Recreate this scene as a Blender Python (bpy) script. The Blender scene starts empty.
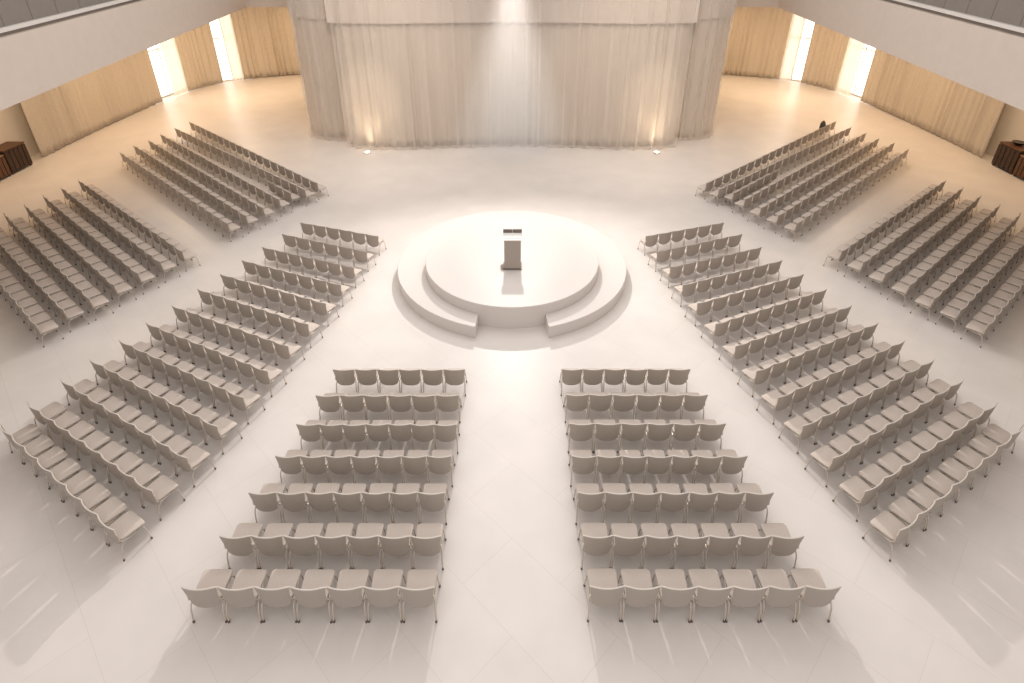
import bpy, bmesh, math, random
import numpy as np
from mathutils import Vector, Matrix

random.seed(7)
C = bpy.context.scene.collection
SC = bpy.context.scene
PI = math.pi

# ------------------------------------------------------------------ camera
CAM_H, FOC, PITCH, PPY = 10.1, 582.1, math.radians(29.03), 241.0
cd = bpy.data.cameras.new('camera')
cam = bpy.data.objects.new('camera', cd)
C.objects.link(cam)
cam.location = (0, 0, CAM_H)
cam.rotation_euler = (PI / 2 - PITCH, 0, 0)
cd.sensor_width = 36.0
cd.sensor_fit = 'HORIZONTAL'
cd.lens = FOC / 1024 * 36
cd.shift_y = -(341.5 - PPY) / 1024
cd.clip_end = 200
SC.camera = cam

# ------------------------------------------------------------------ light and exposure
SC.view_settings.view_transform = 'Standard'
SC.view_settings.look = 'None'
SC.view_settings.gamma = 1
SC.view_settings.use_curve_mapping = False
SC.view_settings.exposure = 0.0
SC.cycles.use_denoising = True
SC.cycles.volume_bounces = 0
SC.cycles.max_bounces = 6

w = bpy.data.worlds.new('world')
SC.world = w
w.use_nodes = True
w.node_tree.nodes['Background'].inputs[0].default_value = (1.0, 0.95, 0.91, 1)
w.node_tree.nodes['Background'].inputs[1].default_value = 0.85


def lamp(name, kind, loc, target, power, color, **kw):
    d = bpy.data.lights.new(name, kind)
    d.energy = power
    d.color = color
    for k, v in kw.items():
        setattr(d, k, v)
    o = bpy.data.objects.new(name, d)
    C.objects.link(o)
    o.location = loc
    dr = Vector(target) - Vector(loc)
    o.rotation_euler = dr.to_track_quat('-Z', 'Y').to_euler()
    return o


SPOT_POS = (0, 24.6, 9.7)
lamp('stage_spot_light', 'SPOT', SPOT_POS, (0, 16.6, 0.7), 2000, (1.0, 0.96, 0.92),
     spot_size=math.radians(20), spot_blend=0.7, shadow_soft_size=0.12)
lamp('hall_flood_light', 'SPOT', (0, 25.2, 9.6), (0, 2.5, 0), 6600, (1.0, 0.93, 0.87),
     spot_size=math.radians(104), spot_blend=0.9, shadow_soft_size=0.2)
lamp('overhead_fill', 'AREA', (0, 19, 15), (0, 12, 0), 600, (1.0, 0.96, 0.92), shape='RECTANGLE', size=14, size_y=8)  # unseen fill, added so the seats come out brighter than the backs
for sx in (-1, 1):
    lamp('curtain_fill', 'SPOT', (sx * 5.0, 18.5, 11.5), (sx * 7.0, 28, 2.6), 1700, (1.0, 0.88, 0.75), spot_size=math.radians(72), spot_blend=1.0, shadow_soft_size=0.3)  # unseen spots added to brighten and warm the stage curtain
    lamp('curtain_glow_fill', 'SPOT', (sx * 7.3, 21.5, 9.5), (sx * 6.9, 27.9, 1.9), 1300, (1.0, 0.82, 0.60), spot_size=math.radians(25), spot_blend=1.0, shadow_soft_size=0.2)  # added, unseen: imitates the floor lamps' warm glow on the drape
WARM = (1.0, 0.72, 0.44)
for sx in (-1, 1):
    lamp('downlight', 'AREA', (sx * 17.5, 37.0, 5.75), (sx * 17.5, 37, 0), 230, WARM, shape='DISK', size=1.2)
    lamp('downlight', 'AREA', (sx * 19.0, 30.5, 5.75), (sx * 19.0, 30.5, 0), 170, WARM, shape='DISK', size=1.2)
    lamp('downlight', 'AREA', (sx * 20.5, 24.0, 5.75), (sx * 20.5, 24, 0), 130, WARM, shape='DISK', size=1.0)
    lamp('downlight', 'AREA', (sx * 13.5, 40.5, 5.75), (sx * 13.5, 40.5, 0), 150, WARM, shape='DISK', size=1.2)


# ------------------------------------------------------------------ helpers
def mat(name, col, rough=0.6, metal=0.0, spec=0.5, noise=0.0, nscale=30.0, bump=0.0, emit=None, estr=0.0,
        trans=0.0, alpha=1.0):
    m = bpy.data.materials.new(name)
    m.use_nodes = True
    nt = m.node_tree
    b = nt.nodes['Principled BSDF']
    b.inputs['Base Color'].default_value = (*col, 1)
    b.inputs['Roughness'].default_value = rough
    b.inputs['Metallic'].default_value = metal
    b.inputs['Specular IOR Level'].default_value = spec
    if noise or bump:
        tc = nt.nodes.new('ShaderNodeTexCoord')
        n = nt.nodes.new('ShaderNodeTexNoise')
        n.inputs['Scale'].default_value = nscale
        n.inputs['Detail'].default_value = 5
        nt.links.new(tc.outputs['Object'], n.inputs['Vector'])
        if noise:
            cr = nt.nodes.new('ShaderNodeValToRGB')
            cr.color_ramp.elements[0].position = 0.3
            cr.color_ramp.elements[1].position = 0.7
            cr.color_ramp.elements[0].color = (*[c * (1 - noise) for c in col], 1)
            cr.color_ramp.elements[1].color = (*[min(1, c * (1 + noise)) for c in col], 1)
            nt.links.new(n.outputs['Fac'], cr.inputs['Fac'])
            nt.links.new(cr.outputs['Color'], b.inputs['Base Color'])
        if bump:
            bp = nt.nodes.new('ShaderNodeBump')
            bp.inputs['Strength'].default_value = bump
            bp.inputs['Distance'].default_value = 0.01
            nt.links.new(n.outputs['Fac'], bp.inputs['Height'])
            nt.links.new(bp.outputs['Normal'], b.inputs['Normal'])
    if emit:
        b.inputs['Emission Color'].default_value = (*emit, 1)
        b.inputs['Emission Strength'].default_value = estr
    out = nt.nodes['Material Output']
    sh = b.outputs[0]
    if trans:
        t = nt.nodes.new('ShaderNodeBsdfTranslucent')
        t.inputs[0].default_value = (*col, 1)
        mx = nt.nodes.new('ShaderNodeMixShader')
        mx.inputs[0].default_value = trans
        nt.links.new(sh, mx.inputs[1])
        nt.links.new(t.outputs[0], mx.inputs[2])
        sh = mx.outputs[0]
    if alpha < 1:
        t = nt.nodes.new('ShaderNodeBsdfTransparent')
        mx = nt.nodes.new('ShaderNodeMixShader')
        lw = nt.nodes.new('ShaderNodeLayerWeight')          # cloth is denser where it turns edge-on
        lw.inputs[0].default_value = 0.45
        mr_ = nt.nodes.new('ShaderNodeMapRange')
        mr_.inputs[1].default_value = 0.1
        mr_.inputs[2].default_value = 0.9
        mr_.inputs[3].default_value = alpha
        mr_.inputs[4].default_value = 0.95
        nt.links.new(lw.outputs['Facing'], mr_.inputs[0])
        nt.links.new(mr_.outputs[0], mx.inputs[0])
        nt.links.new(t.outputs[0], mx.inputs[1])
        nt.links.new(sh, mx.inputs[2])
        sh = mx.outputs[0]
    nt.links.new(sh, out.inputs['Surface'])
    return m


def tag(o, label=None, cat=None, group=None, kind=None):
    if label: o['label'] = label
    if cat: o['category'] = cat
    if group: o['group'] = group
    if kind: o['kind'] = kind
    return o


class MB:
    """collects verts / faces with a material index, builds one mesh"""

    def __init__(self):
        self.v = []
        self.f = []
        self.m = []

    def add(self, verts, faces, mi=0):
        b = len(self.v)
        self.v += [tuple(p) for p in verts]
        self.f += [tuple(b + i for i in f) for f in faces]
        self.m += [mi] * len(faces)

    def box(self, c, s, mi=0, rz=0.0):
        cx, cy, cz = c
        hx, hy, hz = s[0] / 2, s[1] / 2, s[2] / 2
        cr, sr = math.cos(rz), math.sin(rz)
        vs = []
        for dz in (-hz, hz):
            for dx, dy in ((-hx, -hy), (hx, -hy), (hx, hy), (-hx, hy)):
                vs.append((cx + dx * cr - dy * sr, cy + dx * sr + dy * cr, cz + dz))
        self.add(vs, [(3, 2, 1, 0), (4, 5, 6, 7), (0, 1, 5, 4), (1, 2, 6, 5), (2, 3, 7, 6), (3, 0, 4, 7)], mi)

    def prism(self, pts, z0, z1, mi=0):
        n = len(pts)
        a = sum(pts[i][0] * pts[(i + 1) % n][1] - pts[(i + 1) % n][0] * pts[i][1] for i in range(n))
        if a < 0: pts = pts[::-1]
        self.add([(x, y, z0) for x, y in pts] + [(x, y, z1) for x, y in pts],
                 [tuple(range(n - 1, -1, -1)), tuple(range(n, 2 * n))] +
                 [(i, (i + 1) % n, n + (i + 1) % n, n + i) for i in range(n)], mi)

    def tube(self, pts, r, n=8, mi=0, cap=True):
        pts = [Vector(p) for p in pts]
        rs = r if isinstance(r, (list, tuple)) else [r] * len(pts)
        vs = []
        up = Vector((0, 0, 1))
        t0 = (pts[1] - pts[0]).normalized()
        a = t0.orthogonal().normalized()
        for i, p in enumerate(pts):
            t = (pts[min(i + 1, len(pts) - 1)] - pts[max(i - 1, 0)]).normalized()
            a = (a - t * a.dot(t)).normalized()
            b = t.cross(a)
            for k in range(n):
                q = 2 * PI * k / n
                vs.append(p + (a * math.cos(q) + b * math.sin(q)) * rs[i])
        fs = []
        for i in range(len(pts) - 1):
            for k in range(n):
                k2 = (k + 1) % n
                fs.append((i * n + k, i * n + k2, (i + 1) * n + k2, (i + 1) * n + k))
        if cap:
            fs.append(tuple(range(n - 1, -1, -1)))
            fs.append(tuple((len(pts) - 1) * n + k for k in range(n)))
        self.add(vs, fs, mi)

    def lathe(self, prof, c=(0, 0, 0), n=48, mi=0):
        vs = []
        for r, z in prof:
            for k in range(n):
                q = 2 * PI * k / n
                vs.append((c[0] + r * math.cos(q), c[1] + r * math.sin(q), c[2] + z))
        fs = []
        for i in range(len(prof) - 1):
            for k in range(n):
                k2 = (k + 1) % n
                fs.append((i * n + k, i * n + k2, (i + 1) * n + k2, (i + 1) * n + k))
        fs.append(tuple(range(n - 1, -1, -1)))
        fs.append(tuple((len(prof) - 1) * n + k for k in range(n)))
        self.add(vs, fs, mi)

    def mesh(self, name, mats, smooth=True):
        me = bpy.data.meshes.new(name)
        me.from_pydata(self.v, [], self.f)
        for m in (mats if isinstance(mats, (list, tuple)) else [mats]):
            me.materials.append(m)
        me.polygons.foreach_set('material_index', self.m)
        if smooth:
            me.polygons.foreach_set('use_smooth', [True] * len(self.f))
            me.set_sharp_from_angle(angle=math.radians(40))
        me.update()
        return me

    def build(self, name, mats, parent=None, smooth=True, bevel=0.0):
        o = bpy.data.objects.new(name, self.mesh(name, mats, smooth))
        C.objects.link(o)
        if parent is not None: o.parent = parent
        if bevel:
            b = o.modifiers.new('bevel', 'BEVEL')
            b.width = bevel
            b.segments = 2
            b.limit_method = 'ANGLE'
        return o


def empty(name, loc, rz=0.0, scale=(1, 1, 1)):
    o = bpy.data.objects.new(name, None)
    C.objects.link(o)
    o.location = loc
    o.rotation_euler = (0, 0, rz)
    o.scale = scale
    return o


def unproj(px, py, z):
    """floor-plan point seen at a pixel of the survey picture, used only to read off measurements"""
    x = (px - 512) / FOC
    y = (py - PPY) / FOC
    c, s = math.cos(PITCH), math.sin(PITCH)
    t = (z - CAM_H) / (-s - y * c)
    return Vector((x * t, (c - y * s) * t))


# ------------------------------------------------------------------ materials
M = {}
M['wall'] = mat('white_plaster', (0.71, 0.62, 0.55), 0.8, noise=0.02, nscale=3)
M['wall_warm'] = mat('cream_plaster', (0.80, 0.72, 0.62), 0.8, noise=0.02, nscale=3)
M['ceiling'] = mat('ceiling_white', (0.8, 0.76, 0.72), 0.85)
M['stage'] = mat('stage_lacquer', (0.74, 0.685, 0.65), 0.42, spec=0.45)
M['grey_panel'] = mat('grey_panel', (0.25, 0.22, 0.195), 0.5, noise=0.03, nscale=4)
M['joint'] = mat('panel_joint', (0.16, 0.13, 0.11), 0.7)
M['gap'] = mat('painted_shadow_gap', (0.26, 0.22, 0.19), 0.6)  # shade of the recess is put into this dark colour
M['rail'] = mat('rail_white', (0.80, 0.76, 0.73), 0.35)
M['drape'] = mat('cream_drape', (0.83, 0.735, 0.64), 0.9, spec=0.1, noise=0.04, nscale=18, trans=0.18)
M['drape_tan'] = mat('tan_drape', (0.74, 0.65, 0.545), 0.9, spec=0.1, noise=0.05, nscale=12, trans=0.18)
M['sheer'] = mat('white_sheer', (0.86, 0.81, 0.76), 0.9, spec=0.1, trans=0.3, alpha=0.30)
M['sheer_win'] = mat('window_sheer', (0.86, 0.79, 0.68), 0.9, spec=0.1, trans=0.3, alpha=0.85)
M['fabric'] = mat('chair_fabric', (0.66, 0.58, 0.52), 0.85, spec=0.2, noise=0.05, nscale=60, bump=0.1)
M['shell_shaded'] = mat('chair_shell_shaded', (0.425, 0.372, 0.328), 0.6, spec=0.35, noise=0.03, nscale=40)  # seat tone darkened; the shade on the backs is in the colour
M['piping'] = mat('chair_piping', (0.74, 0.68, 0.62), 0.5)
M['under'] = mat('chair_underside', (0.16, 0.12, 0.09), 0.7)
M['tube'] = mat('chair_tube', (0.60, 0.53, 0.46), 0.35, metal=0.35)
M['glide'] = mat('chair_glide', (0.10, 0.07, 0.055), 0.5)
M['brown'] = mat('dark_brown_wood', (0.04, 0.016, 0.006), 0.5, noise=0.3, nscale=9)
M['brown_mid'] = mat('brown_wood', (0.11, 0.045, 0.016), 0.5, noise=0.25, nscale=9)
M['brown_lite'] = mat('light_brown_wood', (0.26, 0.145, 0.07), 0.45, noise=0.2, nscale=9)
M['taupe'] = mat('lectern_taupe', (0.42, 0.36, 0.315), 0.45)
M['taupe_dark'] = mat('lectern_dark', (0.20, 0.16, 0.135), 0.5)
M['paper'] = mat('paper', (0.85, 0.82, 0.80), 0.7)
M['pane'] = mat('window_daylight', (0.9, 0.9, 0.9), 0.4, emit=(1.0, 0.97, 0.92), estr=1.8)
M['alu'] = mat('window_frame_white', (0.75, 0.72, 0.68), 0.4)
M['lamp_glow'] = mat('lamp_glow', (1, 0.8, 0.5), 0.4, emit=(1.0, 0.80, 0.52), estr=14.0)
M['steel'] = mat('fixture_steel', (0.45, 0.42, 0.4), 0.3, metal=0.8)
M['bag'] = mat('bag_brown', (0.085, 0.065, 0.055), 0.8, noise=0.2, nscale=20)
M['black'] = mat('dark_ceramic', (0.03, 0.02, 0.018), 0.3)
M['white_c'] = mat('white_ceramic', (0.85, 0.82, 0.78), 0.3)


def floor_mat():
    m = bpy.data.materials.new('polished_slab_floor')
    m.use_nodes = True
    nt = m.node_tree
    b = nt.nodes['Principled BSDF']
    tc = nt.nodes.new('ShaderNodeTexCoord')
    mp = nt.nodes.new('ShaderNodeMapping')
    mp.inputs['Rotation'].default_value = (0, 0, math.radians(45))
    nt.links.new(tc.outputs['Object'], mp.inputs['Vector'])
    br = nt.nodes.new('ShaderNodeTexBrick')
    br.inputs['Scale'].default_value = 1.0
    br.inputs['Brick Width'].default_value = 2.4
    br.inputs['Row Height'].default_value = 1.2
    br.inputs['Mortar Size'].default_value = 0.006
    br.inputs['Mortar Smooth'].default_value = 0.4
    br.inputs['Color1'].default_value = (0.80, 0.743, 0.705, 1)
    br.inputs['Color2'].default_value = (0.785, 0.728, 0.69, 1)
    br.inputs['Mortar'].default_value = (0.71, 0.655, 0.61, 1)
    nt.links.new(mp.outputs[0], br.inputs['Vector'])
    n = nt.nodes.new('ShaderNodeTexNoise')
    n.inputs['Scale'].default_value = 0.9
    n.inputs['Detail'].default_value = 8
    nt.links.new(tc.outputs['Object'], n.inputs['Vector'])
    mr = nt.nodes.new('ShaderNodeMapRange')
    mr.inputs[1].default_value = 0.3
    mr.inputs[2].default_value = 0.7
    mr.inputs[3].default_value = 0.955
    mr.inputs[4].default_value = 1.035
    nt.links.new(n.outputs['Fac'], mr.inputs[0])
    mx = nt.nodes.new('ShaderNodeMix')
    mx.data_type = 'RGBA'
    mx.blend_type = 'MULTIPLY'
    mx.inputs[0].default_value = 1.0
    nt.links.new(br.outputs['Color'], mx.inputs[6])
    nt.links.new(mr.outputs[0], mx.inputs[7])
    nt.links.new(mx.outputs[2], b.inputs['Base Color'])
    mr2 = nt.nodes.new('ShaderNodeMapRange')
    mr2.inputs[3].default_value = 0.3
    mr2.inputs[4].default_value = 0.42
    nt.links.new(n.outputs['Fac'], mr2.inputs[0])
    nt.links.new(mr2.outputs[0], b.inputs['Roughness'])
    b.inputs['Specular IOR Level'].default_value = 0.5
    return m


M['floor'] = floor_mat()


# ------------------------------------------------------------------ the setting
def struct(name, mb, m, parent=None, **kw):
    o = mb.build(name, m, parent, **kw)
    if parent is None: o['kind'] = 'structure'
    return o


b = MB()
b.prism([(-23.6, -3), (23.6, -3), (23.6, 38.5), (19.5, 45.2), (-19.5, 45.2), (-23.6, 38.5)], -0.12, 0.0)
struct('floor', b, M['floor'], smooth=False)

ZS = 5.9                     # underside of the mezzanine
WALL_PL = [(-23.25, -3), (-23.25, 33.0), (-22.6, 38.0), (-20.6, 42.1), (-16.2, 44.4), (0, 44.9)]


def wall_run(pts, z0, z1, th=0.2, sgn=1):
    mb = MB()
    for (x0, y0), (x1, y1) in zip(pts[:-1], pts[1:]):
        L = math.hypot(x1 - x0, y1 - y0)
        nx, ny = -(y1 - y0) / L * th * sgn, (x1 - x0) / L * th * sgn
        mb.prism([(x0, y0), (x1, y1), (x1 + nx, y1 + ny), (x0 + nx, y0 + ny)], z0, z1)
    return mb


# window gaps in the outer wall (plan points, left side)
W1 = ((-22.62, 36.3), (-21.95, 39.35))
W2 = ((-20.45, 41.35), (-19.2, 42.2))
mir = lambda pts: [(-x, y) for x, y in pts]
WA = [(-23.25, -3), (-23.25, 33.0), (-22.75, 36.0)]
WB = [(-22.0, 39.6), (-20.75, 41.4)]
WC = [(-18.9, 42.7), (-16.2, 44.0), (0, 44.6)]
for side, f_ in (('left', lambda p: p), ('right', mir)):
    sg = 1 if side == 'left' else -1
    mb = MB()
    for seg in (WA, WB, WC):
        r = wall_run(f_(seg), 0, ZS, 0.2, sg)
        mb.add(r.v, r.f)
    r = wall_run(f_([WA[-1], WB[0]]), 5.2, ZS, 0.2, sg)
    mb.add(r.v, r.f)
    r = wall_run(f_([WB[-1], WC[0]]), 5.2, ZS, 0.2, sg)
    mb.add(r.v, r.f)
    struct('wall_' + side, mb, M['wall_warm'], smooth=False)

    # slab over the side bays
    F = [(-11.4, -3), (-12.74, 14.24), (-14.31, 33.48), (-11.5, 33.48), (-11.25, 31.2), (-10.68, 29.95), (-9.65, 29.25), (-8.5, 29.05), (-8.42, 28.0), (-7.2, 27.8), (-5.6, 27.67), (-3.0, 27.92), (0, 28.12)]
    mb = MB()
    mb.prism(f_([(-11.75, -3), (-13.0, 14.24), (-14.6, 33.7), (-23.4, 33.7), (-23.4, -3)]), ZS, ZS + 0.25)
    mb.prism(f_([(-14.6, 33.7), (-11.6, 33.7), (-11.4, 32.2), (-11.1, 31.0), (-10.5, 30.2), (-9.6, 29.6), (-8.5, 29.35), (-8.3, 28.3), (-7.2, 28.1), (-5.6, 27.95), (-3.0, 28.2), (0, 28.4), (0, 44.8),
                 (-16.3, 44.4), (-20.7, 42.2), (-22.8, 38.0), (-23.4, 33.7)]), ZS, ZS + 0.25)
    struct('ceiling_' + side, mb, M['ceiling'], smooth=False)

    # white fascia of the mezzanine around the opening
    mb = MB()
    fb = wall_run(f_(F[:4]), ZS, 7.46, 0.28, sg)
    mb.add(fb.v, fb.f)
    fb = wall_run(f_(F[3:]), ZS + 0.03, 8.6, 0.06, sg)
    mb.add(fb.v, fb.f)
    struct('wall_mezzanine_' + side, mb, M['wall'], smooth=False)

windows = []
k = 0
for side, f_ in (('left', lambda p: p), ('right', mir)):
    for (p, q) in (W1, W2):
        k += 1
        (x0, y0), (x1, y1) = f_([p, q])
        L = math.hypot(x1 - x0, y1 - y0)
        ang = math.atan2(y1 - y0, x1 - x0)
        c = Vector(((x0 + x1) / 2, (y0 + y1) / 2))
        e = tag(empty('window_%d' % k, (c.x, c.y, 0), ang), kind='structure')
        fr = MB()
        for sx in (-1, 0, 1):
            fr.box((sx * (L / 2 - 0.04), 0, 2.6), (0.08, 0.12, 5.2))
        for z in (0.06, 5.16, 2.9):
            fr.box((0, 0, z), (L, 0.10, 0.08))
        fr.build('window_frame', M['alu'], e, smooth=False)
        pn = MB()
        pn.box((0, 0, 2.6), (L - 0.06, 0.02, 5.1))
        pn.build('pane', M['pane'], e, smooth=False)

# guard on top of the fascia: dark gap, white rail, grey panels
tn = 0
for side, sg in (('left', -1), ('right', 1)):
    def gx(y): return sg * (11.55 + (y + 3) * (1.34 / 17.24) if y < 14.24 else 12.89 + (y - 14.24) * 1.57 / 19.24)
    ys = [-3, 14.24, 33.3]
    for nm, dz0, dz1, off0, off1, m in (('gap', 7.46, 7.56, 0.0, 0.10, 'gap'), ('rail', 7.56, 7.66, -0.10, 0.12, 'rail')):
        mb = MB()
        for y0, y1 in zip(ys[:-1], ys[1:]):
            mb.prism([(gx(y0) + sg * off0, y0), (gx(y1) + sg * off0, y1), (gx(y1) + sg * off1, y1), (gx(y0) + sg * off1, y0)], dz0, dz1)
        tn += 1
        struct('trim_%d' % tn, mb, M[m], smooth=False)
    # one guard run of grey panels with open joints
    e = empty('balustrade', (0, 0, 0))
    tag(e, 'grey panelled balcony guard above the white fascia on the %s side' % side, 'balustrade', 'balcony guards')
    y = -1.5
    while y < 30:
        y2 = min(y + 1.15, 33)
        mb = MB()
        mb.prism([(gx(y) + sg * 0.02, y + 0.008), (gx(y2) + sg * 0.02, y2 - 0.008), (gx(y2) + sg * 0.06, y2 - 0.008), (gx(y) + sg * 0.06, y + 0.008)], 7.66, 8.95)
        mb.build('panel', M['grey_panel'], e, smooth=False)
        y = y2
    mb = MB()
    for y0, y1 in zip(ys[:-1], ys[1:]):
        mb.prism([(gx(y0) + sg * 0.07, y0), (gx(y1) + sg * 0.07, y1), (gx(y1) + sg * 0.10, y1), (gx(y0) + sg * 0.10, y0)], 7.66, 8.9)
    mb.build('backing', M['joint'], e, smooth=False)


# ------------------------------------------------------------------ curtains
def smooth_path(pts, step=0.045):
    """Catmull-Rom through plan points, resampled evenly"""
    P = [Vector(p) for p in pts]
    P = [P[0] * 2 - P[1]] + P + [P[-1] * 2 - P[-2]]
    dense = []
    for i in range(1, len(P) - 2):
        p0, p1, p2, p3 = P[i - 1], P[i], P[i + 1], P[i + 2]
        for k_ in range(40):
            t = k_ / 40
            dense.append(0.5 * ((2 * p1) + (p2 - p0) * t + (2 * p0 - 5 * p1 + 4 * p2 - p3) * t * t + (3 * p1 - p0 - 3 * p2 + p3) * t ** 3))
    dense.append(P[-2])
    out = [dense[0]]
    acc = 0.0
    for a, b_ in zip(dense[:-1], dense[1:]):
        acc += (b_ - a).length
        if acc >= step:
            out.append(b_)
            acc = 0
    return out


def curtain(name, pts, z0, z1, m, amp=0.085, wl=0.36, seed=0, rows=14, hem=0.03, parent=None):
    rnd = random.Random(seed)
    path = smooth_path(pts)
    n = len(path)
    # pleat phase with irregular wavelength and irregular depth
    ph = [0.0]
    w_ = wl
    L = 0
    am = []
    a_ = 1.0
    for i in range(n):
        if i:
            d = (path[i] - path[i - 1]).length
            ph.append(ph[-1] + 2 * PI * d / w_)
            if int(ph[-1] / (2 * PI)) != int(ph[-2] / (2 * PI)):
                w_ = wl * rnd.uniform(0.7, 1.45)
                a_ = rnd.uniform(0.55, 1.3)
        am.append(a_)
    for _ in range(3):
        am = [am[0]] + [(am[i - 1] + am[i] + am[i + 1]) / 3 for i in range(1, n - 1)] + [am[-1]]
    drift = [rnd.uniform(-1, 1) for _ in range(200)]
    vs = []
    for r in range(rows + 1):
        t = r / rows
        z = z0 + (z1 - z0) * t
        for i in range(n):
            tg = (path[min(i + 1, n - 1)] - path[max(i - 1, 0)]).normalized()
            nr = Vector((-tg.y, tg.x))
            q = ph[i]
            d = drift[int(q / (2 * PI)) % 200]
            qq = q + 0.25 * d * (1 - t)
            cu = 2 * abs(math.sin(qq / 2)) - 1.1          # pinch pleat: soft valley, sharp fold
            s = 0.75 * cu + 0.35 * math.sin(qq) if 'sheer' in name else 0.45 * cu + 0.6 * math.sin(qq) + 0.2 * math.sin(2 * qq + d)
            off = amp * am[i] * s * (0.62 + 0.5 * (1 - t))
            p = path[i] + nr * off + tg * (0.03 * d * (1 - t))
            zz = z + (hem * 0.5 * (1 + math.sin(q * 0.5 + d)) if r == 0 else 0)
            vs.append((p.x, p.y, zz))
    fs = [(r * n + i, r * n + i + 1, (r + 1) * n + i + 1, (r + 1) * n + i) for r in range(rows) for i in range(n - 1)]
    mb = MB()
    mb.add(vs, fs)
    o = mb.build(name, m, parent)
    if 'sheer' not in m.name:
        sd = o.modifiers.new('cloth', 'SOLIDIFY')
        sd.thickness = 0.006
    return o


ZT = 9.6
# centre drape of the drum, side drapes, each with its own sheer in front
cen = [(-8.15, 29.0), (-8.12, 28.25), (-7.2, 27.98), (-5.6, 27.85), (-3.0, 28.1), (0, 28.3), (3.0, 28.1), (5.6, 27.85), (7.2, 27.98), (8.12, 28.25), (8.15, 29.0)]
o = curtain('drape', [(x, y + 0.12) for x, y in cen], 0.02, ZS - 0.01, M['drape'], seed=1, wl=0.42, amp=0.12)
tag(o, 'wide cream pleated drape behind the round stage, lit by two floor lamps', 'curtain', 'stage drapes')
cs = [(x * 1.015, y - 0.36) for x, y in cen[1:-1]]
o = curtain('sheer_curtain', cs, 0.03, ZT, M['sheer'], seed=2, wl=0.62, amp=0.10)
tag(o, 'wide translucent white sheer hanging in front of the centre stage drape', 'curtain', 'stage sheers')
for side, sg in (('left', -1), ('right', 1)):
    sd_ = [(sg * 8.45, 29.3), (sg * 9.6, 29.45), (sg * 10.5, 30.05), (sg * 11.0, 31.2), (sg * 11.2, 33.2)]
    o = curtain('drape', sd_, 0.02, ZS - 0.01, M['drape'], seed=3 + sg, wl=0.5)
    tag(o, 'narrow cream side drape curving back at the %s end of the stage curtain' % side, 'curtain', 'stage drapes')
    sh = [(sg * 8.6, 28.85), (sg * 9.3, 28.9), (sg * 10.0, 29.1), (sg * 10.6, 29.6)]
    o = curtain('sheer_curtain', sh, 0.03, ZT, M['sheer'], seed=13 + sg, wl=0.62, amp=0.09)
    tag(o, 'translucent white sheer in front of the %s side stage drape' % side, 'curtain', 'stage sheers')
    # outer drapes
    d1 = [(sg * 22.55, 26.4), (sg * 22.55, 28.5), (sg * 22.35, 32.3), (sg * 21.95, 36.3)]
    o = curtain('drape', d1, 0.02, ZS, M['drape_tan'], seed=21 + sg, wl=0.34, amp=0.07)
    tag(o, 'long beige drape along the %s wall, from the brown benches to the first window' % side, 'curtain', 'wall drapes')
    d2 = [(sg * 21.45, 38.6), (sg * 20.95, 39.9), (sg * 20.2, 41.0)]
    o = curtain('drape', d2, 0.02, ZS, M['drape_tan'], seed=31 + sg, wl=0.34, amp=0.08)
    tag(o, 'short beige drape between the two bright windows on the %s' % side, 'curtain', 'wall drapes')
    d3 = [(sg * 19.05, 41.9), (sg * 17.6, 42.7), (sg * 15.6, 43.35), (sg * 12.5, 43.7), (sg * 8.0, 44.0)]
    o = curtain('drape', d3, 0.02, ZS, M['drape_tan'], seed=41 + sg, wl=0.36, amp=0.09)
    tag(o, 'tan drape across the far %s corner, running behind the stage curtain' % side, 'curtain', 'wall drapes')
    s1 = [(sg * 21.75, 37.3), (sg * 21.6, 38.0), (sg * 21.45, 38.7)]
    o = curtain('sheer_curtain', s1, 0.03, ZS, M['sheer_win'], seed=51 + sg, wl=0.25, amp=0.05)
    tag(o, 'thin white sheer over part of the nearer window on the %s' % side, 'curtain', 'window sheers')
    s2 = [(sg * 19.75, 41.45), (sg * 19.4, 41.65), (sg * 19.0, 41.9)]
    o = curtain('sheer_curtain', s2, 0.03, ZS, M['sheer_win'], seed=61 + sg, wl=0.25, amp=0.05)
    tag(o, 'thin white sheer over part of the farther window on the %s' % side, 'curtain', 'window sheers')

# floor uplights at the foot of the stage drape
for side, sg in (('left', -1), ('right', 1)):
    e = empty('floor_uplight', (sg * 7.1, 27.1, 0))
    tag(e, 'small glowing floor lamp at the %s foot of the stage curtain' % side, 'lamp', 'stage floor lamps')
    mb = MB()
    mb.lathe([(0.15, 0.0), (0.15, 0.05), (0.13, 0.06), (0.125, 0.045)], n=24)
    mb.build('housing', M['steel'], e)
    mb = MB()
    mb.lathe([(0.10, 0.046), (0.12, 0.052), (0.06, 0.062)], n=24)
    mb.build('lens', M['lamp_glow'], e)
    lamp('uplight_beam', 'SPOT', (sg * 7.1, 27.1, 0.12), (sg * 6.8, 28.2, 4.2), 160, (1.0, 0.78, 0.52),
         spot_size=math.radians(95), spot_blend=1.0, shadow_soft_size=0.25)

# stage spotlight fixture (above the frame) and the haze it lights
e = empty('stage_spotlight', SPOT_POS)
tag(e, 'theatre spotlight hanging above the stage, throwing the white beam', 'spotlight')
dr = (Vector((0, 16.6, 0.7)) - Vector(SPOT_POS)).normalized()
mb = MB()
mb.tube([-dr * 0.5, -dr * 0.45, -dr * 0.06], [0.08, 0.15, 0.17], 20, cap=False)
mb.build('housing', M['steel'], e)
mb = MB()
mb.tube([(0, 0, 2.2), (0, 0, 0.35)], 0.025, 8)
mb.tube([(-0.2, 0, 0.0), (-0.2, 0, 0.35), (0.2, 0, 0.35), (0.2, 0, 0.0)], 0.018, 8)
mb.build('bracket', M['steel'], e)

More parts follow.
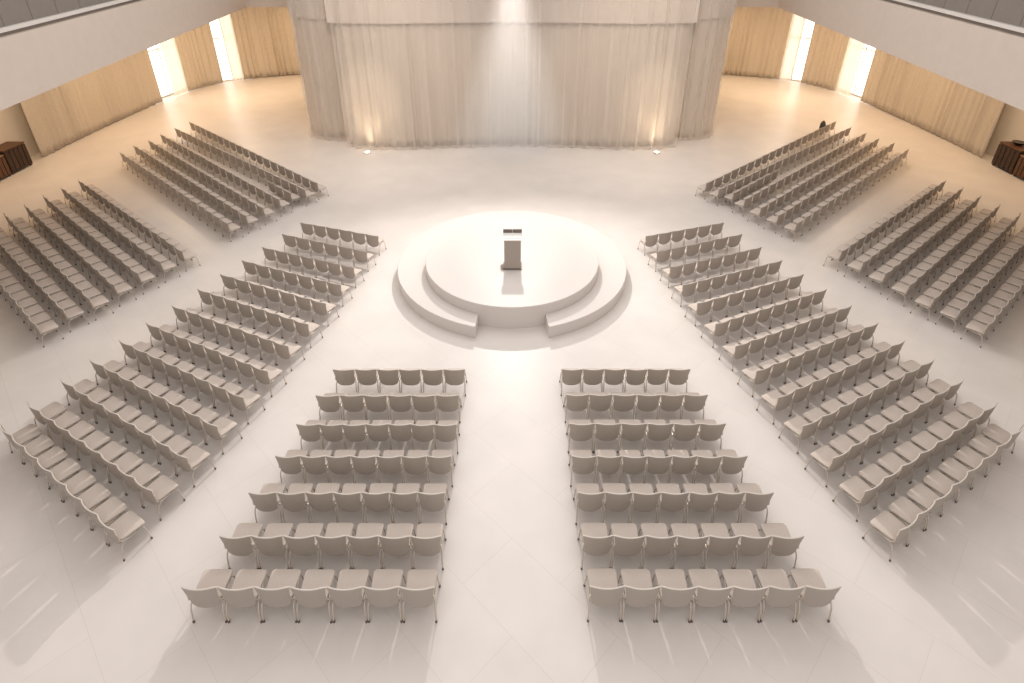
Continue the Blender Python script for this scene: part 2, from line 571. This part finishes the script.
vol = bpy.data.materials.new('haze')
vol.use_nodes = True
nt = vol.node_tree
nt.nodes.clear()
out = nt.nodes.new('ShaderNodeOutputMaterial')
vs_ = nt.nodes.new('ShaderNodeVolumeScatter')
vs_.inputs['Anisotropy'].default_value = 0.2
vs_.inputs['Color'].default_value = (1, 0.97, 0.95, 1)
tc = nt.nodes.new('ShaderNodeTexCoord')
sep = nt.nodes.new('ShaderNodeSeparateXYZ')
nt.links.new(tc.outputs['Object'], sep.inputs[0])


def mth(op, a, b2=None):
    n = nt.nodes.new('ShaderNodeMath')
    n.operation = op
    for i_, v in enumerate((a, b2)):
        if v is None: continue
        if isinstance(v, (int, float)): n.inputs[i_].default_value = v
        else: nt.links.new(v, n.inputs[i_])
    return n.outputs[0]


rr = mth('SQRT', mth('ADD', mth('MULTIPLY', sep.outputs[0], sep.outputs[0]), mth('MULTIPLY', sep.outputs[1], sep.outputs[1])))
rat = mth('DIVIDE', rr, mth('ADD', mth('MULTIPLY', mth('MULTIPLY', sep.outputs[2], -1.0), 0.27), 0.12))
mr_ = nt.nodes.new('ShaderNodeMapRange')
mr_.interpolation_type = 'SMOOTHSTEP'
mr_.inputs[1].default_value = 0.30
mr_.inputs[2].default_value = 1.0
mr_.inputs[3].default_value = 0.17
mr_.inputs[4].default_value = 0.0
nt.links.new(rat, mr_.inputs[0])
dn = mth('MINIMUM', mth('ADD', mth('MULTIPLY', sep.outputs[2], -0.12), 0.12), 1.0)   # haze thinned near the lamp to tame the beam's bright top
nt.links.new(mth('MULTIPLY', mr_.outputs[0], dn), vs_.inputs['Density'])
nt.links.new(vs_.outputs[0], out.inputs['Volume'])
mb = MB()
q = Vector(SPOT_POS)
ax = Vector((0, 16.6, 0.7)) - q
HL = ax.length * 0.74
mb.lathe([(0.12 + 0.27 * HL, -HL), (0.14, -0.1)], n=40)
o = mb.build('haze_beam', vol)
o.location = q
o.rotation_euler = ax.to_track_quat('-Z', 'Y').to_euler()
tag(o, 'white light beam falling through haze onto the round stage', 'haze', kind='stuff')

# ------------------------------------------------------------------ round stage
SZ1, SZ2 = 0.385, 0.73
a1, a2 = unproj(512, 218.5, SZ2), unproj(512, 307.3, SZ2)
SCY, R2 = (a1.y + a2.y) / 2, (a1.y - a2.y) / 2
a3 = unproj(512, 210.6, SZ1)
R1 = 3.66
SC1 = a3.y - R1
e = empty('round_stage', (0, SCY, 0))
tag(e, 'two tier round white stage with a notch in its lower step, facing the seats', 'stage')
mb = MB()
mb.lathe([(R2, 0), (R2, SZ2 - 0.012), (R2 - 0.012, SZ2)], n=128)
mb.build('platform', M['stage'], e)
mb = MB()
xin, xout = 0.94, 1.0
dy = SC1 - SCY
qo = math.asin(xout / R1)
Ri = R2 + 0.002
qi = math.asin(xin / Ri)
N_ = 128
vs, fs = [], []
for i in range(N_ + 1):
    t = i / N_
    qa = qo + (2 * PI - 2 * qo) * t
    qb = qi + (2 * PI - 2 * qi) * t
    po = (R1 * math.sin(qa), dy - R1 * math.cos(qa))
    pi_ = (Ri * math.sin(qb), -Ri * math.cos(qb))
    vs += [(po[0], po[1], 0), (po[0], po[1], SZ1), (pi_[0], pi_[1], SZ1), (pi_[0], pi_[1], 0)]
for i in range(N_):
    for k_ in range(4):
        a, b2 = i * 4 + k_, i * 4 + (k_ + 1) % 4
        fs.append((b2, a, a + 4, b2 + 4))
fs += [(0, 1, 2, 3), (N_ * 4 + 3, N_ * 4 + 2, N_ * 4 + 1, N_ * 4)]
mb.add(vs, fs)
mb.build('step', M['stage'], e, bevel=0.008)

# lectern
lp = unproj(512.5, 270, SZ2)
e = empty('lectern', (lp.x + 0.0, lp.y + 0.2, SZ2))
tag(e, 'slim taupe lectern with a pale reading top standing on the round stage', 'lectern')
mb = MB()
mb.box((0, 0, 0.52), (0.50, 0.36, 0.98))
mb.build('body', M['taupe'], e, bevel=0.01)
mb = MB()
mb.box((0, 0, 0.02), (0.56, 0.42, 0.04))
mb.build('base', M['taupe_dark'], e, bevel=0.006)
mb = MB()
mb.add([(-0.28, -0.2, 1.01), (0.28, -0.2, 1.01), (0.28, 0.17, 1.07), (-0.28, 0.17, 1.07),
        (-0.28, -0.2, 1.035), (0.28, -0.2, 1.035), (0.28, 0.17, 1.095), (-0.28, 0.17, 1.095)],
       [(3, 2, 1, 0), (4, 5, 6, 7), (0, 1, 5, 4), (1, 2, 6, 5), (2, 3, 7, 6), (3, 0, 4, 7)])
mb.build('top', M['rail'], e, smooth=False)
mb = MB()
for s in (-1, 1):
    mb.box((s * 0.142, 0.175, 1.12), (0.276, 0.03, 0.17))
mb.build('back_panel', M['taupe_dark'], e, smooth=False)
mb = MB()
for s in (-1, 1):
    mb.add([(s * 0.01, -0.14, 1.047), (s * 0.24, -0.14, 1.047), (s * 0.24, 0.13, 1.093), (s * 0.01, 0.13, 1.093),
            (s * 0.01, -0.14, 1.055), (s * 0.24, -0.14, 1.053), (s * 0.24, 0.13, 1.099), (s * 0.01, 0.13, 1.101)],
           [(3, 2, 1, 0), (4, 5, 6, 7), (0, 1, 5, 4), (1, 2, 6, 5), (2, 3, 7, 6), (3, 0, 4, 7)])
o = mb.build('open_folder', M['paper'], smooth=False)
o.location = (lp.x, lp.y + 0.2, SZ2)
tag(o, 'open white folder of papers lying on the lectern top', 'folder')
mb = MB()
mb.lathe([(0.05, 0), (0.075, 0.03), (0.08, 0.08), (0.05, 0.13), (0.01, 0.145)], n=20)
o = mb.build('floor_fitting', M['taupe'])  # plain rounded fitting, gives no light
o.location = (lp.x - 0.29, lp.y + 0.1, SZ2)
tag(o, 'small rounded taupe fitting on the stage at the left foot of the lectern', 'fixture')


# ------------------------------------------------------------------ chairs
def seat_outline(hw, y0, y1, r, n=5):
    pts = []
    for (cx_, cy_, a0) in ((hw - r, y0 + r, -PI / 2), (hw - r, y1 - r, 0), (-hw + r, y1 - r, PI / 2), (-hw + r, y0 + r, PI)):
        for k_ in range(n + 1):
            q_ = a0 + PI / 2 * k_ / n
            pts.append((cx_ + r * math.cos(q_), cy_ + r * math.sin(q_)))
    return pts


def seat_z(x, y):
    return 0.0 - 0.05 * max(0, (y - 0.18) / 0.12) ** 2 * 0.45 + 0.012 * (abs(x) / 0.23) ** 2 - 0.05 * (0.26 - y) * 0.3


def make_seat(low=False):
    mb = MB()
    n = 2 if low else 5
    prof = [(0.03, 0.428, 1), (0.004, 0.441, 1), (0.0, 0.461, 0), (0.006, 0.475, 0), (0.03, 0.485, 0)]
    rings = []
    vs, fs = [], []
    base = seat_outline(0.236, -0.205, 0.305, 0.075, n)
    k_ = len(base)
    for ins, z, _ in prof:
        for x, y in seat_outline(0.236 - ins, -0.205 + ins, 0.305 - ins, max(0.075 - ins, 0.03), n):
            wtap = 1.0 - 0.10 * max(0, (0.03 - y) / 0.235)
            vs.append((x * wtap, y, z + seat_z(x, y)))
    L = len(prof)
    for i in range(L - 1):
        for j in range(k_):
            j2 = (j + 1) % k_
            fs.append((i * k_ + j, i * k_ + j2, (i + 1) * k_ + j2, (i + 1) * k_ + j))
    mb.add(vs, fs, 0)
    c0 = len(mb.v)
    mb.v.append((0, 0.03, 0.479))
    for j in range(k_):
        mb.f.append(((L - 1) * k_ + j, (L - 1) * k_ + (j + 1) % k_, c0))
        mb.m.append(0)
    mb.f.append(tuple(range(k_ - 1, -1, -1)))
    mb.m.append(1)
    for i in range(k_):
        mb.m[i] = 1
    return mb


def back_pt(u, v, off=0.0):
    zb = 0.335 + 0.075 * abs(u) ** 3.5
    zt = 0.875 - 0.02 * abs(u) ** 6 - 0.008 * (1 - u * u)
    z = zb + (zt - zb) * v
    hgt = (z - 0.45) / 0.42
    x = u * (0.208 + 0.047 * max(0, hgt) ** 1.2)
    y = -0.225 - 0.025 * hgt + 0.05 * abs(u) ** 2.2 * (0.7 + 0.3 * hgt)
    nrm = Vector((-u * 0.5, 1, 0.22)).normalized()
    return Vector((x, y, z)) - nrm * off


def make_back(low=False):
    mb = MB()
    nu, nv = (6, 3) if low else (14, 7)
    vs, fs = [], []
    for off in (0.0, 0.024):
        for j in range(nv + 1):
            for i in range(nu + 1):
                vs.append(back_pt(-1 + 2 * i / nu, j / nv, off))
    S = (nu + 1) * (nv + 1)
    id_ = lambda s, i, j: s * S + j * (nu + 1) + i
    for j in range(nv):
        for i in range(nu):
            fs.append((id_(0, i + 1, j), id_(0, i, j), id_(0, i, j + 1), id_(0, i + 1, j + 1)))
            fs.append((id_(1, i, j), id_(1, i + 1, j), id_(1, i + 1, j + 1), id_(1, i, j + 1)))
    for i in range(nu):
        fs.append((id_(0, i, 0), id_(0, i + 1, 0), id_(1, i + 1, 0), id_(1, i, 0)))
        fs.append((id_(0, i + 1, nv), id_(0, i, nv), id_(1, i, nv), id_(1, i + 1, nv)))
    for j in range(nv):
        fs.append((id_(0, 0, j + 1), id_(0, 0, j), id_(1, 0, j), id_(1, 0, j + 1)))
        fs.append((id_(0, nu, j), id_(0, nu, j + 1), id_(1, nu, j + 1), id_(1, nu, j)))
    mb.add(vs, fs)
    return mb


def make_piping(low=False):
    mb = MB()
    n = 6 if low else 14
    pts = [back_pt(-1, 0.55, 0.012)] + [back_pt(-1 + 2 * i / n, 1.0, 0.012) for i in range(n + 1)] + [back_pt(1, 0.55, 0.012)]
    mb.tube(pts, 0.0125, 4 if low else 6)
    return mb


def rear_leg(s, low=False):
    mb = MB()
    pts = [(s * 0.215, 0.16, 0.405), (s * 0.225, 0.0, 0.41), (s * 0.235, -0.13, 0.40), (s * 0.242, -0.205, 0.36), (s * 0.246, -0.245, 0.28), (s * 0.25, -0.285, 0.03)]
    mb.tube(pts, 0.0125, 4 if low else 8)
    mb.tube([(s * 0.25, -0.281, 0.045), (s * 0.25, -0.287, 0.0)], 0.018, 4 if low else 8, 1)
    return mb


def front_leg(s, low=False):
    mb = MB()
    pts = [(s * 0.20, 0.10, 0.405), (s * 0.215, 0.215, 0.40), (s * 0.225, 0.245, 0.35), (s * 0.245, 0.27, 0.03)]
    mb.tube(pts, 0.011, 4 if low else 8)
    mb.tube([(s * 0.245, 0.268, 0.045), (s * 0.245, 0.274, 0.0)], 0.018, 4 if low else 8, 1)
    return mb


def make_frame(low=False):
    mb = MB()
    n = 4 if low else 8
    for s in (-1, 1):
        mb.tube([(s * 0.225, -0.05, 0.41), (s * 0.236, -0.16, 0.43), (s * 0.24, -0.205, 0.50), (s * 0.236, -0.20, 0.60)], 0.0125, n)
    mb.tube([(-0.21, 0.14, 0.40), (0.21, 0.14, 0.40)], 0.010, n)
    mb.tube([(-0.23, -0.12, 0.40), (0.23, -0.12, 0.40)], 0.010, n)
    return mb


PROTO = {
    'seat': make_seat().mesh('seat', [M['fabric'], M['under']]),
    'backrest': make_back().mesh('backrest', M['shell_shaded']),
    'piping': make_piping().mesh('piping', M['piping']),
    'leg': [rear_leg(-1).mesh('leg', [M['tube'], M['glide']]), rear_leg(1).mesh('leg', [M['tube'], M['glide']]),
            front_leg(-1).mesh('leg', [M['tube'], M['glide']]), front_leg(1).mesh('leg', [M['tube'], M['glide']])],
    'frame': make_frame().mesh('frame', M['tube']),
}


def chair_proto():
    root = empty('stacking_chair', (0, 0, 0))
    tag(root, 'x', 'chair', 'grey padded chairs facing the round stage')
    for nm in ('seat', 'backrest', 'frame'):
        o_ = bpy.data.objects.new(nm, PROTO[nm])
        C.objects.link(o_)
        o_.parent = root
        if nm == 'backrest':
            p_ = bpy.data.objects.new('piping', PROTO['piping'])
            C.objects.link(p_)
            p_.parent = o_
            p_['label'] = 'pale piping along the top edge'
    for me in PROTO['leg']:
        o_ = bpy.data.objects.new('leg', me)
        C.objects.link(o_)
        o_.parent = root
    return root


def copy_tree(o_, parent=None):
    c_ = o_.copy()
    C.objects.link(c_)
    c_.parent = parent
    for ch in list(o_.children):
        copy_tree(ch, c_)
    return c_


ORD = ['first', 'second', 'third', 'fourth', 'fifth', 'sixth', 'seventh', 'eighth', 'ninth', 'tenth', 'eleventh',
       'twelfth', 'thirteenth', 'fourteenth', 'fifteenth', 'sixteenth', 'seventeenth', 'eighteenth', 'nineteenth', 'twentieth',
       'twenty-first', 'twenty-second']
BT = 0.86                    # height of the back tops
slots = []                   # x, y, rz, sx, sz, label


def row(a, b_, n, sideflip, lab, sy=1.0, sz=1.0, aisle_end=1, jit=0.006):
    """chairs with their back tops on the line a-b; aisle_end = 1 when b is the inner end"""
    kz = (CAM_H - 0.865 * sz) / (CAM_H - 0.8)      # survey was read at 0.80 m
    a, b_ = Vector(a) * kz, Vector(b_) * kz
    u = (b_ - a).normalized()
    L = (b_ - a).length
    nr = Vector((-u.y, u.x))
    if sideflip: nr = -nr
    rz = math.atan2(-nr.x, nr.y)
    pitch = L / n
    sx = min(1.16, max(0.93, pitch / 0.54))
    for i in range(n):
        p = a + u * pitch * (i + 0.5) + nr * 0.24 * sy
        k_ = (n - 1 - i) if aisle_end else i
        slots.append((p.x + random.uniform(-jit, jit), p.y + random.uniform(-jit, jit), rz + random.uniform(-0.012, 0.012),
                      sx, sy, sz, lab % ORD[k_]))


K = 1.0
# centre blocks: (y, x left end, x right end, n)
CR = [(10.52, 1.17, 4.22, 6), (9.68, 1.20, 4.39, 6), (8.83, 1.20, 4.52, 6), (7.98, 1.19, 4.67, 7), (7.15, 1.21, 4.86, 7), (6.28, 1.22, 5.04, 7), (5.41, 1.23, 5.25, 7)]
CL = [(10.51, 1.11, 4.23, 6), (9.66, 1.18, 4.39, 6), (8.81, 1.16, 4.54, 7), (7.98, 1.20, 4.70, 7), (7.15, 1.24, 4.89, 7), (6.28, 1.21, 5.05, 7), (5.40, 1.23, 5.27, 7)]
for i, (y, x0, x1, n) in enumerate(CR):
    row((x0 * K, y * K), (x1 * K, y * K), n, False, 'grey padded chair, %s from centre aisle, ' + ORD[i] + ' row from stage, right centre block', sy=0.86 + 0.03 * i, sz=0.91 + 0.015 * i, aisle_end=0)
for i, (y, x0, x1, n) in enumerate(CL):
    row((-x1 * K, y * K), (-x0 * K, y * K), n, False, 'grey padded chair, %s from centre aisle, ' + ORD[i] + ' row from stage, left centre block', sy=0.86 + 0.03 * i, sz=0.91 + 0.015 * i)
AB = [((-7.33, 17.98), (-4.34, 16.67), 6), ((-7.68, 17.14), (-4.49, 15.79), 6), ((-8.0, 16.24), (-4.64, 14.79), 7), ((-8.33, 15.41), (-4.85, 13.91), 7),
      ((-8.65, 14.61), (-5.02, 12.93), 7), ((-8.96, 13.81), (-5.23, 12.12), 8), ((-9.27, 13.0), (-5.39, 11.08), 8), ((-9.57, 12.23), (-5.52, 10.10), 8),
      ((-9.85, 11.5), (-5.69, 9.18), 8), ((-10.14, 10.79), (-5.87, 8.27), 8), ((-10.39, 10.11), (-6.11, 7.55), 8), ((-10.62, 9.36), (-6.28, 6.86), 8),
      ((-10.70, 8.70), (-6.48, 6.17), 8)]
CB = [((-17.64, 21.88), (-10.08, 15.42), 16), ((-17.83, 21.13), (-10.4, 14.78), 16), ((-18.01, 20.37), (-10.75, 14.22), 16), ((-18.13, 19.55), (-11.06, 13.62), 15),
      ((-18.32, 18.81), (-11.3, 12.99), 15), ((-18.52, 18.05), (-11.58, 12.36), 15), ((-18.71, 17.32), (-11.88, 11.75), 15)]
DB = [((-16.87, 29.61), (-7.64, 21.06), 19), ((-17.08, 28.55), (-7.98, 20.35), 19), ((-17.33, 27.62), (-8.76, 19.75), 18),
      ((-17.44, 26.73), (-8.95, 18.93), 18), ((-17.75, 26.03), (-9.21, 18.15), 18), ((-17.85, 25.1), (-9.55, 17.36), 17)]
FEET_A = [(-4.54, 17.19), (-4.70, 16.13), (-4.89, 15.17), (-5.03, 14.18), (-5.20, 13.24), (-5.41, 12.29), (-5.63, 11.38), (-5.81, 10.46), (-6.03, 9.59), (-6.23, 8.74), (-6.46, 7.91), (-6.74, 7.17), (-6.98, 6.37)]
FEET_AR = FEET_A[:8] + [(-5.97, 9.59), (-6.17, 8.75), (-6.38, 7.92), (-6.60, 7.15), (-6.79, 6.36)]
FEET_C = [(-10.65, 16.16), (-10.99, 15.48), (-11.32, 14.83), (-11.66, 14.20), (-11.95, 13.51), (-12.33, 12.97), (-12.60, 12.31)]
FEET_D = [(-7.92, 21.70), (-8.23, 21.08), (-8.93, 20.15), (-9.27, 19.41), (-9.64, 18.76), (-10.04, 18.15)]
for side, sg in (('left', -1), ('right', 1)):
    for blk, nm, sy, sz in ((AB, 'slanted middle block', 0.81, 0.84), (CB, 'outer near block', 0.82, 0.86), (DB, 'outer far block', 0.82, 0.83)):
        for i, (a, b_, n) in enumerate(blk):
            a, b_ = Vector(a), Vector(b_)
            ru = (b_ - a).normalized()
            if blk is CB:
                a -= ru * 0.1
                n -= 1
            if blk is DB:
                a -= ru * ((0.1, 0.1, 0.1, 0.1, 0.1, 0.1) if side == 'left' else (0.3, 0.35, 0.45, 0.6, 0.7, 0.8))[i]
            if blk is AB: a += Vector((-0.10, 0.12))
            # inner end: where the last rear leg stands on the floor
            szi = sz + (0.008 * i if blk is AB else 0)
            ft = Vector(((FEET_A if side == 'left' else FEET_AR) if blk is AB else FEET_C if blk is CB else FEET_D)[i])
            ru = (ft - a).normalized()
            b_ = (ft + ru * 0.03 + Vector((-ru.y, ru.x)) * 0.04) / ((CAM_H - 0.865 * szi) / (CAM_H - 0.8))
            A_ = (-sg * a.x, a.y)
            B_ = (-sg * b_.x, b_.y)
            row(A_, B_, n, sg == 1, 'grey padded chair, %s from inner end, ' + ORD[i] + ' row from curtain, ' + nm + ' on ' + side, sy + (0.008 * i if blk is AB else 0), sz + (0.008 * i if blk is AB else 0))
    # the short extra row squeezed between the second and third rows of the far block
    nS = 3 if side == 'left' else 6
    bx, by = -8.58, 20.58
    dx_, dy_ = -math.cos(math.radians(41.9)) * 0.62 * nS, math.sin(math.radians(41.9)) * 0.62 * nS
    row((-sg * (bx + dx_), by + dy_), (-sg * bx, by), nS, sg == 1, 'grey padded chair, %s from inner end, short extra row, outer far block on ' + side, 0.8, 0.8)

slots.sort(key=lambda s: s[1] * math.cos(PITCH) + (CAM_H - 0.5) * math.sin(PITCH))
proto = chair_proto()
first = True
for (x, y, rz, sx, sy, sz, lab) in slots[:300]:
    r = proto if first else copy_tree(proto)
    first = False
    r.location = (x, y, 0)
    r.rotation_euler = (0, 0, rz)
    r.scale = (sx, sy, sz)
    r['label'] = lab

# the remaining far rows as one mesh
mass = MB()
parts = [(make_seat(True), (0, 1)), (make_back(True), (2,)), (make_piping(True), (3,)), (make_frame(True), (4,))] + \
        [(f_(s, True), (4, 5)) for f_ in (rear_leg, front_leg) for s in (-1, 1)]
V0, F0, M0 = [], [], []
for mb, mi in parts:
    o0 = len(V0)
    V0 += [tuple(v) for v in mb.v]
    F0 += [tuple(i + o0 for i in f) for f in mb.f]
    M0 += [mi[k_] for k_ in mb.m]
V0 = np.array(V0)
for (x, y, rz, sx, sy, sz, lab) in slots[300:]:
    c_, s_ = math.cos(rz), math.sin(rz)
    vx, vy = V0[:, 0] * sx, V0[:, 1] * sy
    o0 = len(mass.v)
    mass.v += list(zip((x + vx * c_ - vy * s_).tolist(), (y + vx * s_ + vy * c_).tolist(), (V0[:, 2] * sz).tolist()))
    mass.f += [tuple(i + o0 for i in f) for f in F0]
    mass.m += M0
o = mass.build('stacking_chair_rows', [M['fabric'], M['under'], M['shell_shaded'], M['piping'], M['tube'], M['glide']])
tag(o, 'farther rows of grey padded chairs in the outer blocks beside the stage', 'chairs', 'grey padded chairs facing the round stage', 'stuff')
print('chairs', len(slots), 'mass', len(slots) - 300)

# rucksack on the far right chair row
u = (Vector((7.64, 21.06)) - Vector((16.87, 29.61))).normalized()
p = Vector((16.87, 29.61)) * K - Vector((0, 0))
p = p + u * 0.75 + Vector((u.y, -u.x)) * -0.0
nr = Vector((-0.68, 0.73))
p = p + nr * 0.30
e = empty('rucksack', (p.x, p.y, 0.405), math.radians(42))
tag(e, 'dark brown rucksack standing on a seat at the far right corner row', 'bag')
mb = MB()
prof = [(0.14, 0.0), (0.19, 0.04), (0.2, 0.3), (0.19, 0.5), (0.15, 0.62), (0.07, 0.69)]
mb.lathe(prof, n=24)
mb.v = [(x * 0.85, y * 0.62, z * 0.74) for x, y, z in mb.v]
mb.build('body', M['bag'], e)
mb = MB()
mb.lathe([(0.10, 0.06), (0.13, 0.10), (0.13, 0.28), (0.08, 0.34)], c=(0, 0.0, 0), n=16)
mb.v = [(x, y * 0.5 - 0.10, z) for x, y, z in mb.v]
mb.build('front_pocket', M['bag'], e)
mb = MB()
mb.tube([(-0.05, 0, 0.49), (-0.04, 0, 0.54), (0.04, 0, 0.54), (0.05, 0, 0.49)], 0.012, 8)
mb.build('handle', M['bag'], e)


# ------------------------------------------------------------------ brown benches at the walls
def crate(side, y0, y1, h, mats, label):
    sg = -1 if side == 'left' else 1
    x0, x1 = 22.4, 23.2
    e_ = empty('storage_bench', (sg * (x0 + x1) / 2, (y0 + y1) / 2, 0))
    tag(e_, label, 'bench', 'dark brown benches by the walls')
    wx, wy = x1 - x0, y1 - y0 - 0.02
    mb_ = MB()
    mb_.box((0, 0, h / 2 + 0.03), (wx - 0.05, wy - 0.05, h - 0.06))
    mb_.build('body', M[mats[0]], e_, bevel=0.02)
    mb_ = MB()
    mb_.box((0, 0, h), (wx, wy, 0.06))
    mb_.build('lid', M[mats[1]], e_, bevel=0.015)
    mb_ = MB()
    nsl = 5
    for i_ in range(nsl):
        mb_.box((-sg * (wx / 2 - 0.01), -wy / 2 + wy * (i_ + 0.5) / nsl, h / 2 + 0.01), (0.03, wy / nsl - 0.04, h - 0.16))
    mb_.build('front_panel', M[mats[2]], e_, bevel=0.006)
    mb_ = MB()
    for qx in (-1, 1):
        for qy in (-1, 1):
            mb_.box((qx * (wx / 2 - 0.08), qy * (wy / 2 - 0.08), 0.03), (0.08, 0.08, 0.06))
    mb_.build('feet', M['glide'], e_)
    return e_


for side in ('left', 'right'):
    crate(side, 24.3, 25.6, 1.1, ('brown', 'brown_mid', 'brown'), 'dark brown wooden bench nearest the beige drape on the %s wall' % side)
    crate(side, 23.2, 24.28, 0.95, ('brown', 'brown_lite', 'brown_mid'), 'brown slatted wooden bench beside the darkest one, at the %s frame edge' % side)
mb = MB()
mb.lathe([(0.08, 0), (0.17, 0.08), (0.19, 0.2), (0.12, 0.34), (0.08, 0.42), (0.10, 0.46)], n=24)
o = mb.build('vase', M['white_c'])
o.location = (-23.0, 24.6, 1.13)
tag(o, 'white rounded vase on the brown bench at the left frame edge', 'vase')
mb = MB()
mb.lathe([(0.07, 0), (0.16, 0.03), (0.24, 0.12), (0.25, 0.15), (0.22, 0.14)], n=24)
o = mb.build('bowl', M['black'])
o.location = (22.85, 25.1, 1.13)
tag(o, 'black bowl on top of the dark brown bench on the right', 'bowl')
